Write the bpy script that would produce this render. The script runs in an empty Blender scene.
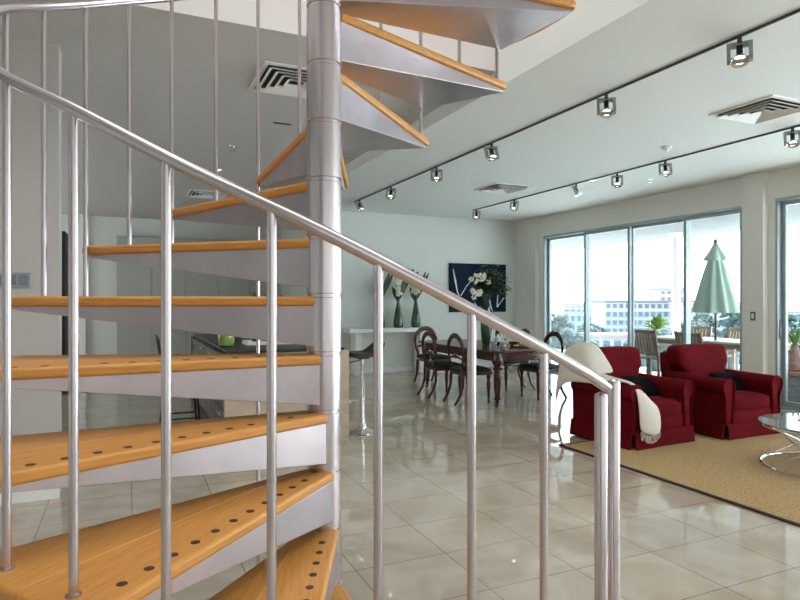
import bpy, bmesh, math, random
from mathutils import Vector, Matrix
PI = math.pi
random.seed(7)
S = bpy.context.scene
C = S.collection
sin, cos, rad = math.sin, math.cos, math.radians

# ---------------------------------------------------------------- camera
cam = bpy.data.cameras.new('camera'); cam.lens = 27.225; cam.sensor_width = 36; cam.clip_end = 2000; cam.clip_start = .05
co = bpy.data.objects.new('camera', cam); C.objects.link(co)
co.location = (0, 0, 1.4); co.rotation_euler = (PI/2, 0, -rad(24.29)); S.camera = co

# ---------------------------------------------------------------- world and light
S.view_settings.view_transform = 'Standard'; S.view_settings.look = 'None'
S.view_settings.exposure = 0.3; S.view_settings.gamma = 1; S.view_settings.use_curve_mapping = False
w = bpy.data.worlds.new('sky'); S.world = w; w.use_nodes = True
nt = w.node_tree; nt.nodes.clear()
out = nt.nodes.new('ShaderNodeOutputWorld'); bg = nt.nodes.new('ShaderNodeBackground')
tc = nt.nodes.new('ShaderNodeTexCoord'); sx = nt.nodes.new('ShaderNodeSeparateXYZ'); rp = nt.nodes.new('ShaderNodeValToRGB')
rp.color_ramp.elements[0].position = 0.0; rp.color_ramp.elements[0].color = (.86, .93, 1, 1)
rp.color_ramp.elements[1].position = .55; rp.color_ramp.elements[1].color = (.93, .96, 1, 1)
nt.links.new(tc.outputs['Generated'], sx.inputs[0]); nt.links.new(sx.outputs['Z'], rp.inputs[0])
nt.links.new(rp.outputs[0], bg.inputs['Color']); bg.inputs['Strength'].default_value = 4.5
nt.links.new(bg.outputs[0], out.inputs[0])

def area(name, loc, rot, sx_, sy_, power, col=(1, 1, 1)):
    l = bpy.data.lights.new(name, 'AREA'); l.shape = 'RECTANGLE'; l.size = sx_; l.size_y = sy_; l.energy = power; l.color = col
    o = bpy.data.objects.new(name, l); C.objects.link(o); o.location = loc; o.rotation_euler = rot
    return o
# added area lights, unseen, standing in for daylight: behind camera, terrace side, upstairs
area('fill_behind', (2.6, -3.3, 1.6), (PI/2, 0, 0), 8.5, 2.3, 40, (1, .96, .96))
area('fill_terrace', (7.6, -.6, 1.45), (0, PI/2, 0), 2.3, 4.5, 50, (.95, .98, 1))
area('fill_upstairs', (1.6, 1.6, 6.3), (0, 0, 0), 5.5, 5.5, 240, (1, .98, .96))
sl = bpy.data.lights.new('sun', 'SUN'); sl.energy = 22; sl.angle = rad(4); sl.color = (1, .97, .93)
so = bpy.data.objects.new('sun', sl); C.objects.link(so); so.rotation_euler = (0, rad(43), rad(-12)); so.location = (40, 0, 40)
area('fill_kitchen', (-3.9, 10.5, 1.7), (0, -PI/2, 0), 2.0, 6.0, 88, (.95, 1, .97))  # another unseen area light, added to brighten the kitchen

# ---------------------------------------------------------------- materials
def mat(name, col, rough=.5, metal=0., coat=0., noise=None, bump=None, spec=.5, trans=0., emit=None, sheen=0., aniso=0):
    m = bpy.data.materials.new(name); m.use_nodes = True
    n = m.node_tree; b = n.nodes['Principled BSDF']
    b.inputs['Base Color'].default_value = (*col, 1); b.inputs['Roughness'].default_value = rough
    b.inputs['Metallic'].default_value = metal; b.inputs['Coat Weight'].default_value = coat
    b.inputs['Specular IOR Level'].default_value = spec; b.inputs['Transmission Weight'].default_value = trans
    b.inputs['Sheen Weight'].default_value = sheen; b.inputs['Anisotropic'].default_value = aniso
    if emit: b.inputs['Emission Color'].default_value = (*emit[0], 1); b.inputs['Emission Strength'].default_value = emit[1]
    if noise or bump:
        t = n.nodes.new('ShaderNodeTexCoord'); mp = n.nodes.new('ShaderNodeMapping'); n.links.new(t.outputs['Object'], mp.inputs[0])
    if noise:                       # (scale, second colour, (sx,sy,sz))
        sc, c2, st = noise
        mp.inputs['Scale'].default_value = st
        z = n.nodes.new('ShaderNodeTexNoise'); z.inputs['Scale'].default_value = sc; z.inputs['Detail'].default_value = 5
        n.links.new(mp.outputs[0], z.inputs[0])
        r = n.nodes.new('ShaderNodeValToRGB'); r.color_ramp.elements[0].position = .35; r.color_ramp.elements[1].position = .68
        r.color_ramp.elements[0].color = (*col, 1); r.color_ramp.elements[1].color = (*c2, 1)
        n.links.new(z.outputs['Fac'], r.inputs[0]); n.links.new(r.outputs[0], b.inputs['Base Color'])
    if bump:                        # (scale, strength)
        z2 = n.nodes.new('ShaderNodeTexNoise'); z2.inputs['Scale'].default_value = bump[0]; z2.inputs['Detail'].default_value = 3
        n.links.new(t.outputs['Object'], z2.inputs[0])
        bp = n.nodes.new('ShaderNodeBump'); bp.inputs['Strength'].default_value = bump[1]; bp.inputs['Distance'].default_value = .01
        n.links.new(z2.outputs['Fac'], bp.inputs['Height']); n.links.new(bp.outputs[0], b.inputs['Normal'])
    return m

def glass_mat(name, tint=(1, 1, 1), refl=.08):
    m = bpy.data.materials.new(name); m.use_nodes = True; n = m.node_tree; n.nodes.clear()
    o = n.nodes.new('ShaderNodeOutputMaterial'); mx = n.nodes.new('ShaderNodeMixShader')
    tr = n.nodes.new('ShaderNodeBsdfTransparent'); tr.inputs[0].default_value = (*tint, 1)
    gl = n.nodes.new('ShaderNodeBsdfGlossy'); gl.inputs['Roughness'].default_value = .02
    fr = n.nodes.new('ShaderNodeFresnel'); fr.inputs[0].default_value = 1.35
    ge = n.nodes.new('ShaderNodeNewGeometry'); iv = n.nodes.new('ShaderNodeMath'); iv.operation = 'SUBTRACT'; iv.inputs[0].default_value = 1; ml = n.nodes.new('ShaderNodeMath'); ml.operation = 'MULTIPLY'
    n.links.new(ge.outputs['Backfacing'], iv.inputs[1]); n.links.new(iv.outputs[0], ml.inputs[0]); n.links.new(fr.outputs[0], ml.inputs[1])
    n.links.new(ml.outputs[0], mx.inputs[0]); n.links.new(tr.outputs[0], mx.inputs[1]); n.links.new(gl.outputs[0], mx.inputs[2])
    n.links.new(mx.outputs[0], o.inputs[0]); return m

def floor_mat():
    m = bpy.data.materials.new('polished stone tiles'); m.use_nodes = True; n = m.node_tree; b = n.nodes['Principled BSDF']
    t = n.nodes.new('ShaderNodeTexCoord'); mp = n.nodes.new('ShaderNodeMapping')
    mp.inputs['Location'].default_value = (-(1.08-.525*20)+.0, -(2.49-.457*20), 0)
    n.links.new(t.outputs['Object'], mp.inputs[0])
    k = n.nodes.new('ShaderNodeTexBrick'); k.offset = 0; k.squash = 1
    k.inputs['Scale'].default_value = 1; k.inputs['Brick Width'].default_value = .525; k.inputs['Row Height'].default_value = .457
    k.inputs['Mortar Size'].default_value = .0022; k.inputs['Mortar Smooth'].default_value = 0.1
    k.inputs['Color1'].default_value = (.50, .45, .38, 1); k.inputs['Color2'].default_value = (.55, .50, .425, 1); k.inputs['Mortar'].default_value = (.13, .12, .10, 1)
    n.links.new(mp.outputs[0], k.inputs[0])
    z = n.nodes.new('ShaderNodeTexNoise'); z.inputs['Scale'].default_value = 2.2; z.inputs['Detail'].default_value = 8; z.inputs['Distortion'].default_value = 1.2
    n.links.new(t.outputs['Object'], z.inputs[0])
    r = n.nodes.new('ShaderNodeValToRGB'); r.color_ramp.elements[0].position = .35; r.color_ramp.elements[1].position = .7
    r.color_ramp.elements[0].color = (.78, .74, .69, 1); r.color_ramp.elements[1].color = (1, 1, 1, 1)
    n.links.new(z.outputs['Fac'], r.inputs[0])
    mx = n.nodes.new('ShaderNodeMix'); mx.data_type = 'RGBA'; mx.blend_type = 'MULTIPLY'; mx.inputs[0].default_value = 1
    n.links.new(k.outputs['Color'], mx.inputs[6]); n.links.new(r.outputs[0], mx.inputs[7]); n.links.new(mx.outputs[2], b.inputs['Base Color'])
    b.inputs['Roughness'].default_value = .035; b.inputs['Specular IOR Level'].default_value = .75
    return m

def wood_mat(name, c1, c2, stretch=(1, 14, 14), rough=.35, coat=.3):
    return mat(name, c1, rough, coat=coat, noise=(3.2, c2, stretch))

def rug_mat():
    m = bpy.data.materials.new('woven jute'); m.use_nodes = True; n = m.node_tree; b = n.nodes['Principled BSDF']
    t = n.nodes.new('ShaderNodeTexCoord')
    a = n.nodes.new('ShaderNodeTexWave'); a.inputs['Scale'].default_value = 14; a.inputs['Distortion'].default_value = 5; a.inputs['Detail'].default_value = 3; a.inputs['Detail Scale'].default_value = 3
    a.bands_direction = 'Y'
    z = n.nodes.new('ShaderNodeTexNoise'); z.inputs['Scale'].default_value = 60; z.inputs['Detail'].default_value = 4
    n.links.new(t.outputs['Object'], a.inputs[0]); n.links.new(t.outputs['Object'], z.inputs[0])
    ad = n.nodes.new('ShaderNodeMath'); ad.operation = 'ADD'; n.links.new(a.outputs['Fac'], ad.inputs[0]); n.links.new(z.outputs['Fac'], ad.inputs[1])
    r = n.nodes.new('ShaderNodeValToRGB'); r.color_ramp.elements[0].position = .35; r.color_ramp.elements[1].position = 1.0
    r.color_ramp.elements[0].color = (.26, .165, .075, 1); r.color_ramp.elements[1].color = (.50, .355, .185, 1)
    n.links.new(ad.outputs[0], r.inputs[0]); n.links.new(r.outputs[0], b.inputs['Base Color'])
    bp = n.nodes.new('ShaderNodeBump'); bp.inputs['Strength'].default_value = .6; bp.inputs['Distance'].default_value = .008
    n.links.new(ad.outputs[0], bp.inputs['Height']); n.links.new(bp.outputs[0], b.inputs['Normal'])
    b.inputs['Roughness'].default_value = .95; b.inputs['Specular IOR Level'].default_value = .1
    return m

def dots_mat():
    m = bpy.data.materials.new('black dotted cloth'); m.use_nodes = True; n = m.node_tree; b = n.nodes['Principled BSDF']
    t = n.nodes.new('ShaderNodeTexCoord'); v = n.nodes.new('ShaderNodeTexVoronoi'); v.inputs['Scale'].default_value = 30; v.inputs['Randomness'].default_value = .25
    n.links.new(t.outputs['Object'], v.inputs[0])
    r = n.nodes.new('ShaderNodeValToRGB'); r.color_ramp.interpolation = 'CONSTANT'
    r.color_ramp.elements[0].color = (.18, .18, .2, 1); r.color_ramp.elements[1].position = .07; r.color_ramp.elements[1].color = (.004, .004, .006, 1)
    n.links.new(v.outputs['Distance'], r.inputs[0]); n.links.new(r.outputs[0], b.inputs['Base Color']); b.inputs['Roughness'].default_value = .95; b.inputs['Specular IOR Level'].default_value = .08
    return m

WALL = mat('painted wall', (.70, .73, .69), .75)
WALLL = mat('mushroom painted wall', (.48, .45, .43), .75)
CEILL = mat('warm grey ceiling', (.60, .575, .565), .8)  # raised left ceiling, darker and warmer than the right one
WALLR = mat('cream painted wall', (.80, .79, .74), .75)
CEIL = mat('painted ceiling', (.76, .79, .77), .8)
WHITE = mat('white paint', (.82, .82, .80), .5)
STEEL = mat('brushed stainless steel', (.60, .55, .57), .27, 1.0, bump=(220, .008))
STEEL2 = mat('satin steel plate', (.52, .475, .50), .36, 1.0, noise=(6, (.45, .41, .435), (1, 1, 1)))
CHROME = mat('chrome', (.82, .82, .84), .06, 1.0)
OAK = wood_mat('oiled beech', (.70, .335, .075), (.60, .265, .052), (30, 2.2, 30), .42, .05)
OAKL = mat('pale inlay', (.72, .42, .16), .4)
PLUG = mat('dark rubber plug', (.05, .025, .015), .6)
FLOOR = floor_mat(); JUTE = rug_mat(); DOTS = dots_mat()
ALU = mat('grey aluminium frame', (.36, .42, .43), .4, .5)
GLASS = glass_mat('window glass', (.97, .99, .99))
GLASS2 = glass_mat('balustrade glass', (.86, .94, .96))
CLEAR = mat('clear glass', (.95, .98, .98), .02, trans=1.0)
GREENGLASS = mat('dark green glazed glass', (.022, .085, .028), .12, coat=.3)
LIME = mat('lime green glaze', (.28, .38, .10), .18, coat=.4)
RED = mat('red upholstery', (.145, .0035, .008), .9, noise=(9, (.105, .0025, .006), (1, 1, 1)), bump=(160, .25), spec=.12)
THROW = mat('cream wool throw', (.74, .70, .62), .9, bump=(120, .4), sheen=.2)
MAHOG = mat('polished mahogany', (.075, .013, .007), .25, coat=.35, noise=(5, (.042, .008, .005), (1, 1, 6)))
SEATG = mat('dark green seat cloth', (.012, .028, .022), .75)
BLACK = mat('black leather', (.012, .012, .013), .35)
BLKP = mat('black plastic', (.015, .015, .016), .5)
STONE = mat('beige travertine', (.53, .43, .31), .3, noise=(3, (.44, .35, .25), (1, 1, 4)))
DARKC = mat('dark kitchen cabinet', (.075, .07, .06), .35)
PETAL = mat('white petals', (.80, .80, .66), .6)
LEAF = mat('dark green leaves', (.022, .06, .018), .5)
LEAFB = mat('bright green leaves', (.13, .24, .05), .5)
NAVY = mat('navy painting canvas', (.011, .021, .038), .95, noise=(3, (.017, .032, .055), (1, 1, 1)), spec=.1)
STROKE = mat('white brush strokes', (.75, .77, .8), .6)
TIMBER = mat('weathered teak', (.26, .20, .145), .7, noise=(4, (.20, .15, .11), (1, 1, 8)))
TABTOP = mat('pale table top', (.55, .55, .53), .5)
CANVAS = mat('pale green parasol canvas', (.42, .54, .47), .85)
GREYM = mat('dark grey metal', (.07, .075, .08), .45, .6)
PAVE = mat('pale terrace paving', (.82, .83, .83), .7, noise=(5, (.76, .77, .77), (1, 1, 1)))
POT = mat('grey glazed pot', (.07, .10, .13), .5)
TERRA = mat('terracotta pot', (.36, .17, .11), .7)
SLATE = mat('dark stacked stone', (.10, .11, .12), .8, noise=(7, (.20, .21, .22), (1, 1, 3)))
LAMPG = mat('lit halogen bulb', (1, .9, .8), .3, emit=((1, .80, .62), 9))
DOWNL = mat('lit downlight', (1, .95, .88), .3, emit=((1, .88, .75), 2.0))
RUBBER = mat('brown vent recess', (.03, .028, .027), .8)
PAPER = mat('white magazine paper', (.7, .7, .72), .5)
BRASS = mat('dark brass', (.12, .07, .03), .4, 1)

# ---------------------------------------------------------------- mesh helpers
def bm_(): return bmesh.new()

def box(bm, x0, x1, y0, y1, z0, z1, mi=0, M=None):
    vs = [bm.verts.new(((M @ Vector(p)) if M else p)) for p in
          [(x0, y0, z0), (x1, y0, z0), (x1, y1, z0), (x0, y1, z0), (x0, y0, z1), (x1, y0, z1), (x1, y1, z1), (x0, y1, z1)]]
    for q in ((0, 3, 2, 1), (4, 5, 6, 7), (0, 1, 5, 4), (1, 2, 6, 5), (2, 3, 7, 6), (3, 0, 4, 7)):
        f = bm.faces.new([vs[i] for i in q]); f.material_index = mi
    return vs

def prism(bm, pts, off, mi=0):
    a = [bm.verts.new(p) for p in pts]; b = [bm.verts.new(Vector(p)+Vector(off)) for p in pts]; n = len(pts)
    f = [bm.faces.new(a[::-1]), bm.faces.new(b)]
    f += [bm.faces.new((a[i], a[(i+1) % n], b[(i+1) % n], b[i])) for i in range(n)]
    for q in f: q.material_index = mi

def loft(bm, rings, mi=0, cap=True, closed=False):
    R = [[bm.verts.new(p) for p in r] for r in rings]; n = len(R[0]); fs = []
    for i in range(len(R)-(0 if closed else 1)):
        A, B = R[i], R[(i+1) % len(R)]
        for j in range(n): fs.append(bm.faces.new((A[j], A[(j+1) % n], B[(j+1) % n], B[j])))
    if cap and not closed: fs += [bm.faces.new(R[0][::-1]), bm.faces.new(R[-1])]
    for f in fs: f.material_index = mi

def tube(bm, pts, r, n=10, closed=False, mi=0, flat=1.0, up=None):
    pts = [Vector(p) for p in pts]; N = len(pts); rings = []
    rr = r if isinstance(r, (list, tuple)) else [r]*N
    prev = None
    for i, p in enumerate(pts):
        if closed: t = (pts[(i+1) % N]-pts[i-1])
        else: t = pts[min(i+1, N-1)]-pts[max(i-1, 0)]
        t.normalize()
        if up is not None: u = Vector(up)
        elif prev is None: u = Vector((0, 0, 1)) if abs(t.z) < .9 else Vector((1, 0, 0))
        else: u = prev
        u = (u - t*u.dot(t)).normalized(); prev = u; v = t.cross(u)
        rings.append([p + (u*cos(2*PI*k/n)*flat + v*sin(2*PI*k/n))*rr[i] for k in range(n)])
    loft(bm, rings, mi, closed=closed)

def lathe(bm, prof, c=(0, 0, 0), n=24, mi=0, M=None):
    rings = []
    for r, z in prof:
        ring = [Vector((c[0]+r*cos(2*PI*k/n), c[1]+r*sin(2*PI*k/n), c[2]+z)) for k in range(n)]
        rings.append([M @ p for p in ring] if M else ring)
    loft(bm, rings, mi)

def soft(bm, c, s, r, n=6, bulge=0., M=None, mi=0, fn=None):
    """rounded, optionally bulging box"""
    t = bmesh.new(); bmesh.ops.create_cube(t, size=2); bmesh.ops.subdivide_edges(t, edges=t.edges[:], cuts=n, use_grid_fill=True)
    hx, hy, hz = s[0]/2, s[1]/2, s[2]/2; mp = {}
    r = min(r, hx, hy, hz)
    for v in t.verts:
        q = Vector(v.co)
        ex = lambda a: math.copysign(abs(a)**.8, a)
        p = Vector((ex(q.x)*hx, ex(q.y)*hy, ex(q.z)*hz))
        i = Vector((max(-hx+r, min(hx-r, p.x)), max(-hy+r, min(hy-r, p.y)), max(-hz+r, min(hz-r, p.z))))
        d = p-i
        if d.length > 1e-9: p = i+d.normalized()*r
        u, v_, w_ = q.x, q.y, q.z
        p.x += math.copysign(bulge*.4, q.x)*(1-v_*v_)*(1-w_*w_)*abs(u); p.y += math.copysign(bulge*.4, q.y)*(1-u*u)*(1-w_*w_)*abs(v_)
        p.z += math.copysign(bulge, q.z)*(1-u*u)*(1-v_*v_)*abs(w_)
        if fn: p = fn(p)
        p = p+Vector(c)
        mp[v.index] = bm.verts.new(M @ p if M else p)
    for f in t.faces:
        g = bm.faces.new([mp[v.index] for v in f.verts]); g.material_index = mi
    t.free()

def blob(bm, c, r, s=(1, 1, 1), sub=2, jit=0., mi=0, M=None):
    t = bmesh.new(); bmesh.ops.create_icosphere(t, subdivisions=sub, radius=1); mp = {}
    for v in t.verts:
        p = v.co*(r*(1+random.uniform(-jit, jit))); p = Vector((p.x*s[0], p.y*s[1], p.z*s[2]))
        if M: p = M @ p
        mp[v.index] = bm.verts.new(p+Vector(c))
    for f in t.faces: bm.faces.new([mp[v.index] for v in f.verts]).material_index = mi
    t.free()

def blade(bm, p0, d, L, w_, curve=.3, n=6, mi=0, th=.003, side=None):
    """a leaf: p0 base, d direction, arching down by curve"""
    d = Vector(d).normalized(); sd = Vector(side) if side else d.cross(Vector((0, 0, 1)))
    if sd.length < 1e-3: sd = Vector((1, 0, 0))
    sd.normalize(); nrm = sd.cross(d).normalized(); rings = []
    for i in range(n+1):
        t = i/n; ww = w_*(math.sin(PI*(.12+.85*t))**.8)*.5+.0006
        p = Vector(p0)+d*L*t+Vector((0, 0, -curve*L*t*t))
        rings.append([p+sd*ww, p+nrm*th, p-sd*ww, p-nrm*th])
    loft(bm, rings, mi)

def obj(name, bm, m, parent=None, smooth=True, bevel=0, seg=2, ang=35, loc=None):
    bmesh.ops.recalc_face_normals(bm, faces=bm.faces[:])
    me = bpy.data.meshes.new(name)
    if smooth:
        lim = rad(ang)
        for f in bm.faces: f.smooth = True
        for e in bm.edges:
            if len(e.link_faces) == 2 and e.calc_face_angle(0) > lim: e.smooth = False
    bm.to_mesh(me); bm.free()
    for x in (m if isinstance(m, (list, tuple)) else [m]): me.materials.append(x)
    o = bpy.data.objects.new(name, me); C.objects.link(o)
    if parent: o.parent = parent
    if loc: o.location = loc
    if bevel:
        b = o.modifiers.new('bevel', 'BEVEL'); b.width = bevel; b.segments = seg; b.limit_method = 'ANGLE'; b.angle_limit = rad(40)
    return o

def tag(o, label, cat, group=None, kind=None):
    o['label'] = label; o['category'] = cat
    if group: o['group'] = group
    if kind: o['kind'] = kind
    return o
def thing(name, label, cat, loc=(0, 0, 0), rz=0, group=None):
    o = bpy.data.objects.new(name, None); C.objects.link(o); o.location = loc; o.rotation_euler = (0, 0, rz); o.empty_display_size = .1
    return tag(o, label, cat, group)
def struct(name, bm, m, label=None, **k):
    o = obj(name, bm, m, **k); o['kind'] = 'structure'
    if label: o['label'] = label
    return o
def sbox(name, *a, m=None, **k):
    b = bm_(); box(b, *a); return struct(name, b, m or WALL, smooth=False, **k)
def dup(root, loc, rz=None, label=None):
    r = root.copy(); C.objects.link(r); r.location = loc
    if rz is not None: r.rotation_euler = (0, 0, rz)
    if label: r['label'] = label
    for ch in list(root.children):
        c = ch.copy(); C.objects.link(c); c.parent = r
        for g in list(ch.children):
            d = g.copy(); C.objects.link(d); d.parent = c
    return r
def circ(cx, cy, r, n, z=0, a0=0): return [(cx+r*cos(a0+2*PI*k/n), cy+r*sin(a0+2*PI*k/n), z) for k in range(n)]

# ================================================================ STRUCTURE
XW, XF, YB, H, HL = 7.7, 7.6, 10.8, 3.08, 3.21          # window wall, its columns, back wall, ceilings
sbox('floor', -4, XW+.02, -3.6, 15, -.12, 0, m=FLOOR)
sbox('terrace_floor', XW+.02, 11.2, -4, 15, -.2, -.03, m=PAVE)
sbox('wall_back', 3.42, XW+.3, YB, YB+.15, 0, HL, m=WALL)
sbox('wall_kitchen_side', 3.42, 3.57, YB+.15, 14.6, 0, HL, m=WALL)
sbox('wall_kitchen', -4, 3.57, 14.6, 14.75, 0, HL, m=WALL)
sbox('wall_left', -4.1, -4, -3.6, 15, 0, HL, m=WALL)
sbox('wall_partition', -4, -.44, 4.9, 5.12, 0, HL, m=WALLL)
sbox('wall_front', -4, XW+.3, -3.7, -3.6, 0, HL, m=WALL)
sbox('baseboard_partition', -4, -.435, 4.885, 4.9, 0, .09, m=WHITE)
sbox('baseboard_back', 3.42, XF, YB-.014, YB, 0, .09, m=WHITE)
# window wall: piers, head and columns
b = bm_()
box(b, XW, XW+.18, 9.97, YB, 0, HL); box(b, XW, XW+.18, 5.175, 5.605, 0, HL); box(b, XW, XW+.18, -3.6, -2.9, 0, HL)
box(b, XW, XW+.18, 5.62, 9.97, 2.69, HL); box(b, XW, XW+.18, -2.9, 5.175, 2.72, HL)
box(b, XF, XW, 10.12, YB, 0, HL); box(b, XF, XW, 5.27, 5.57, 0, HL)
struct('wall_window_side', b, WALLR, smooth=False)
# ceilings: low one on the right, raised one on the left with the stair opening
X1 = 2.67; YO = 4.05
sbox('ceiling', X1, XW+.02, -3.6, YB, H, HL+.25, m=CEIL)
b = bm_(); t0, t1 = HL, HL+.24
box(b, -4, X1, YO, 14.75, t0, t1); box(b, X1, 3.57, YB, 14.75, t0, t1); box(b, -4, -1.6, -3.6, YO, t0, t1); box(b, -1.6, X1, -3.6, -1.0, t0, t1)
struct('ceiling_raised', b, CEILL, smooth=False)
# the bright floor above
b = bm_()
for a in ((-4.1, -4, -3.7, 7), (XW, XW+.1, -3.7, 7), (-4.1, XW+.1, 7, 7.1), (-4.1, XW+.1, -3.8, -3.7)): box(b, *a, t1+.001, 6.5)
box(b, -4.1, XW+.1, -3.8, 7.1, 6.5, 6.6)
struct('wall_upper_floor', b, WHITE, smooth=False)
b = bm_(); box(b, X1+.001, XW, -3.6, 7, HL+.251, HL+.27); box(b, -4, X1, YO+.001, 7, t1+.001, t1+.01); struct('floor_upper', b, WHITE, smooth=False)

# windows: sliding leaves with frames; window_1 dining side, window_2 to the right
def leaf(parent, y0, y1, x, z1, fw=.05):
    f = bm_()
    box(f, x, x+.05, y0, y0+fw, .02, z1); box(f, x, x+.05, y1-fw, y1, .02, z1)
    box(f, x, x+.05, y0+fw, y1-fw, z1-fw, z1); box(f, x, x+.05, y0+fw, y1-fw, .02, .09)
    fr = obj('window_frame', f, ALU, parent, bevel=.003)
    g = bm_(); box(g, x+.02, x+.03, y0+fw, y1-fw, .09, z1-fw); obj('pane', g, GLASS, fr, smooth=False)
    return fr
def window(name, ys, z1, lab):
    r = bpy.data.objects.new(name, None); C.objects.link(r); r['kind'] = 'structure'; r['label'] = lab
    f = bm_(); y0, y1 = ys[0], ys[-1]
    box(f, XW-.015, XW+.16, y0-.03, y1+.03, z1, z1+.04); box(f, XW-.005, XW+.16, y0-.03, y1+.03, 0.0, .02)
    box(f, XW-.005, XW+.16, y0-.03, y0, .02, z1); box(f, XW-.005, XW+.16, y1, y1+.03, .02, z1)
    obj('outer_frame', f, ALU, r, bevel=.003)
    for i in range(len(ys)-1): leaf(r, ys[i]-(.02 if i else 0), ys[i+1]+.02*(i < len(ys)-2), XW+.02+.06*(i % 2), z1)
    return r
window('window_1', [5.64, 6.60, 7.72, 8.80, 9.95], 2.65, 'wide run of four grey framed sliding glass doors')
w2 = window('window_2', [.9, 2.8, 5.14], 2.68, 'tall grey framed glass door at right of the column')
f = bm_(); box(f, XW-.005, XW+.02, 5.105, 5.12, .9, 1.15); obj('handle', f, GREYM, w2, bevel=.003)

# ================================================================ SPIRAL STAIR
AX = Vector((.629, 2.042, 0)); RP = .059
def P(az, r, z=0): a = rad(az); return Vector((AX.x+r*sin(a), AX.y+r*cos(a), z))
stair = thing('spiral_staircase', 'steel spiral staircase with beech treads and curved handrail, left of centre', 'staircase', AX)
def sp(o):                    # parts are built in world space; the root sits on the axis
    o.matrix_parent_inverse = Matrix.Translation(-AX); return o
NT = 16; RISE = .2
b = bm_(); lathe(b, [(RP-.002, 0), (RP-.002, 6.2)], AX, 40)
lathe(b, [(.11, 0), (.11, .012), (.10, .016)], AX, 40)
for k in range(1, NT+1):
    z = .012+RISE*k
    lathe(b, [(RP-.001, z-.19), (RP+.0015, z-.188), (RP+.0015, z-.004), (RP-.001, z-.002)], AX, 40)
sp(obj('column', b, STEEL, stair))
def Q(az, r, z=0): a = rad(az); return Vector((r*sin(a), r*cos(a), z))
def make_tread():                                # leading edge at azimuth 0, top at z = 0
    ft = 27.0; R = 1.04
    outer = [Q(ft*i/8, R) for i in range(9)]
    poly = [Q(-62, RP+.002), Q(0, R-.03), Q(.45, R-.008), Q(1.7, R)]+outer[1:-1]+[Q(ft-1.7, R), Q(ft-.45, R-.008), Q(ft, R-.03), Q(ft+44, RP+.002), Q(ft/2, RP)]
    b = bm_(); prism(b, [p-Vector((0, 0, .032)) for p in poly], (0, 0, .032))
    bd = obj('tread', b, OAK, stair, bevel=.009, seg=3)
    a0 = Q(30, .17, -.001); a1 = Q(12.5, R-.02, -.001); u = (a1-a0).normalized(); v = Vector((-u.y, u.x, 0)); b = bm_()
    prism(b, [a0-v*.0022, a1-v*.0022, a1+v*.0022, a0+v*.0022], (0, 0, .0016)); obj('inlay_strip', b, OAKL, bd, smooth=False)
    L0, L1 = Q(-54, RP+.001), Q(1.2, R-.015); T0, T1 = Q(ft+36, RP+.001), Q(ft-1.2, R-.015); b = bm_(); rings = []
    for t in (0, .25, .5, .75, 1):              # folded steel tray: deep at the column, running out to nothing at the rim
        L, T = L0.lerp(L1, t), T0.lerp(T1, t); dz = .138*(1-t)+.010*t
        rings.append([L+Vector((0, 0, -.0325)), T+Vector((0, 0, -.0325)), T+Vector((0, 0, -.0325-dz)), L+Vector((0, 0, -.0325-dz))])
    loft(b, rings); obj('support_tray', b, STEEL2, bd, smooth=False, bevel=.0015)
    i0, i1 = Q(-62, RP+.002), Q(0, R); e = (i1-i0).normalized(); nrm = Vector((e.y, -e.x, 0))
    b = bm_(); lathe(b, [(.0115, 0), (.0115, .0018)], n=16); pg = obj('anti_slip_plug', b, PLUG, bd, smooth=False)
    for j in range(11):
        q = pg if j == 0 else pg.copy()
        if j: C.objects.link(q); q.parent = bd
        q.location = i0+e*(.13+j*.0765)+nrm*.045+Vector((0, 0, -.001))
    return bd
def AZ(k): return -50.6+24*(k-8) if k >= 7 else -74.6+21.3*(k-7)
tread0 = make_tread(); kids = list(tread0.children)
for k in range(1, NT+1):
    z = .012+RISE*k; fl = AZ(k)
    if k == 1: t = tread0
    else:
        t = tread0.copy(); C.objects.link(t); t.parent = stair
        for g in kids:
            if k > 7 and g.name.startswith('anti'): continue
            d = g.copy(); C.objects.link(d); d.parent = t
    t.location = (0, 0, z); t.rotation_euler = (0, 0, -rad(fl))


# handrail: a smooth climb round the outside
RR = .994
rail_pts = [(152.4, 1.181), (161, 1.238), (168.7, 1.293), (174.4, 1.336), (179.9, 1.379), (184, 1.414), (188.7, 1.453), (191.2, 1.476), (195.4, 1.512), (202.7, 1.573), (206.1, 1.600), (210.5, 1.634),
            (214.4, 1.668), (220.2, 1.720), (226.5, 1.776), (232.9, 1.825), (240.9, 1.885), (252, 1.985), (265, 2.135), (278.5, 2.287), (287, 2.359), (295.5, 2.434), (308.7, 2.553), (321.3, 2.668), (333.5, 2.770), (346, 2.872), (358, 2.970), (370, 3.068), (394, 3.268), (418, 3.468), (442, 3.668), (466, 3.868), (490, 4.068)]
def railz(az):
    for (a, z), (c, y) in zip(rail_pts, rail_pts[1:]):
        if a <= az <= c: return z+(y-z)*(az-a)/(c-a)
    return rail_pts[0][1] if az < rail_pts[0][0] else rail_pts[-1][1]
b = bm_(); n = 150; a0, a1 = 152.4, 490
zs = [railz(a0+(a1-a0)*i/n) for i in range(n+1)]
for _ in range(3): zs = [zs[0]]+[(zs[i-1]+2*zs[i]+zs[i+1])/4 for i in range(1, n)]+[zs[-1]]
tube(b, [P(a0+(a1-a0)*i/n, RR, zs[i]) for i in range(n+1)], .0128, 14)
sp(obj('handrail', b, STEEL, stair))
# newel: twin uprights with domed heads at the bottom of the rail
for az, top, r in ((154.7, 1.176, .0158), (149.5, 1.20, .0165)):
    b = bm_(); p = P(az, RR)
    lathe(b, [(.034, 0), (.034, .006), (r, .007), (r, top-r*.8), (r*.86, top-r*.35), (r*.5, top-.003), (.002, top)], p, 24)
    sp(obj('newel_post', b, STEEL, stair))
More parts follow.
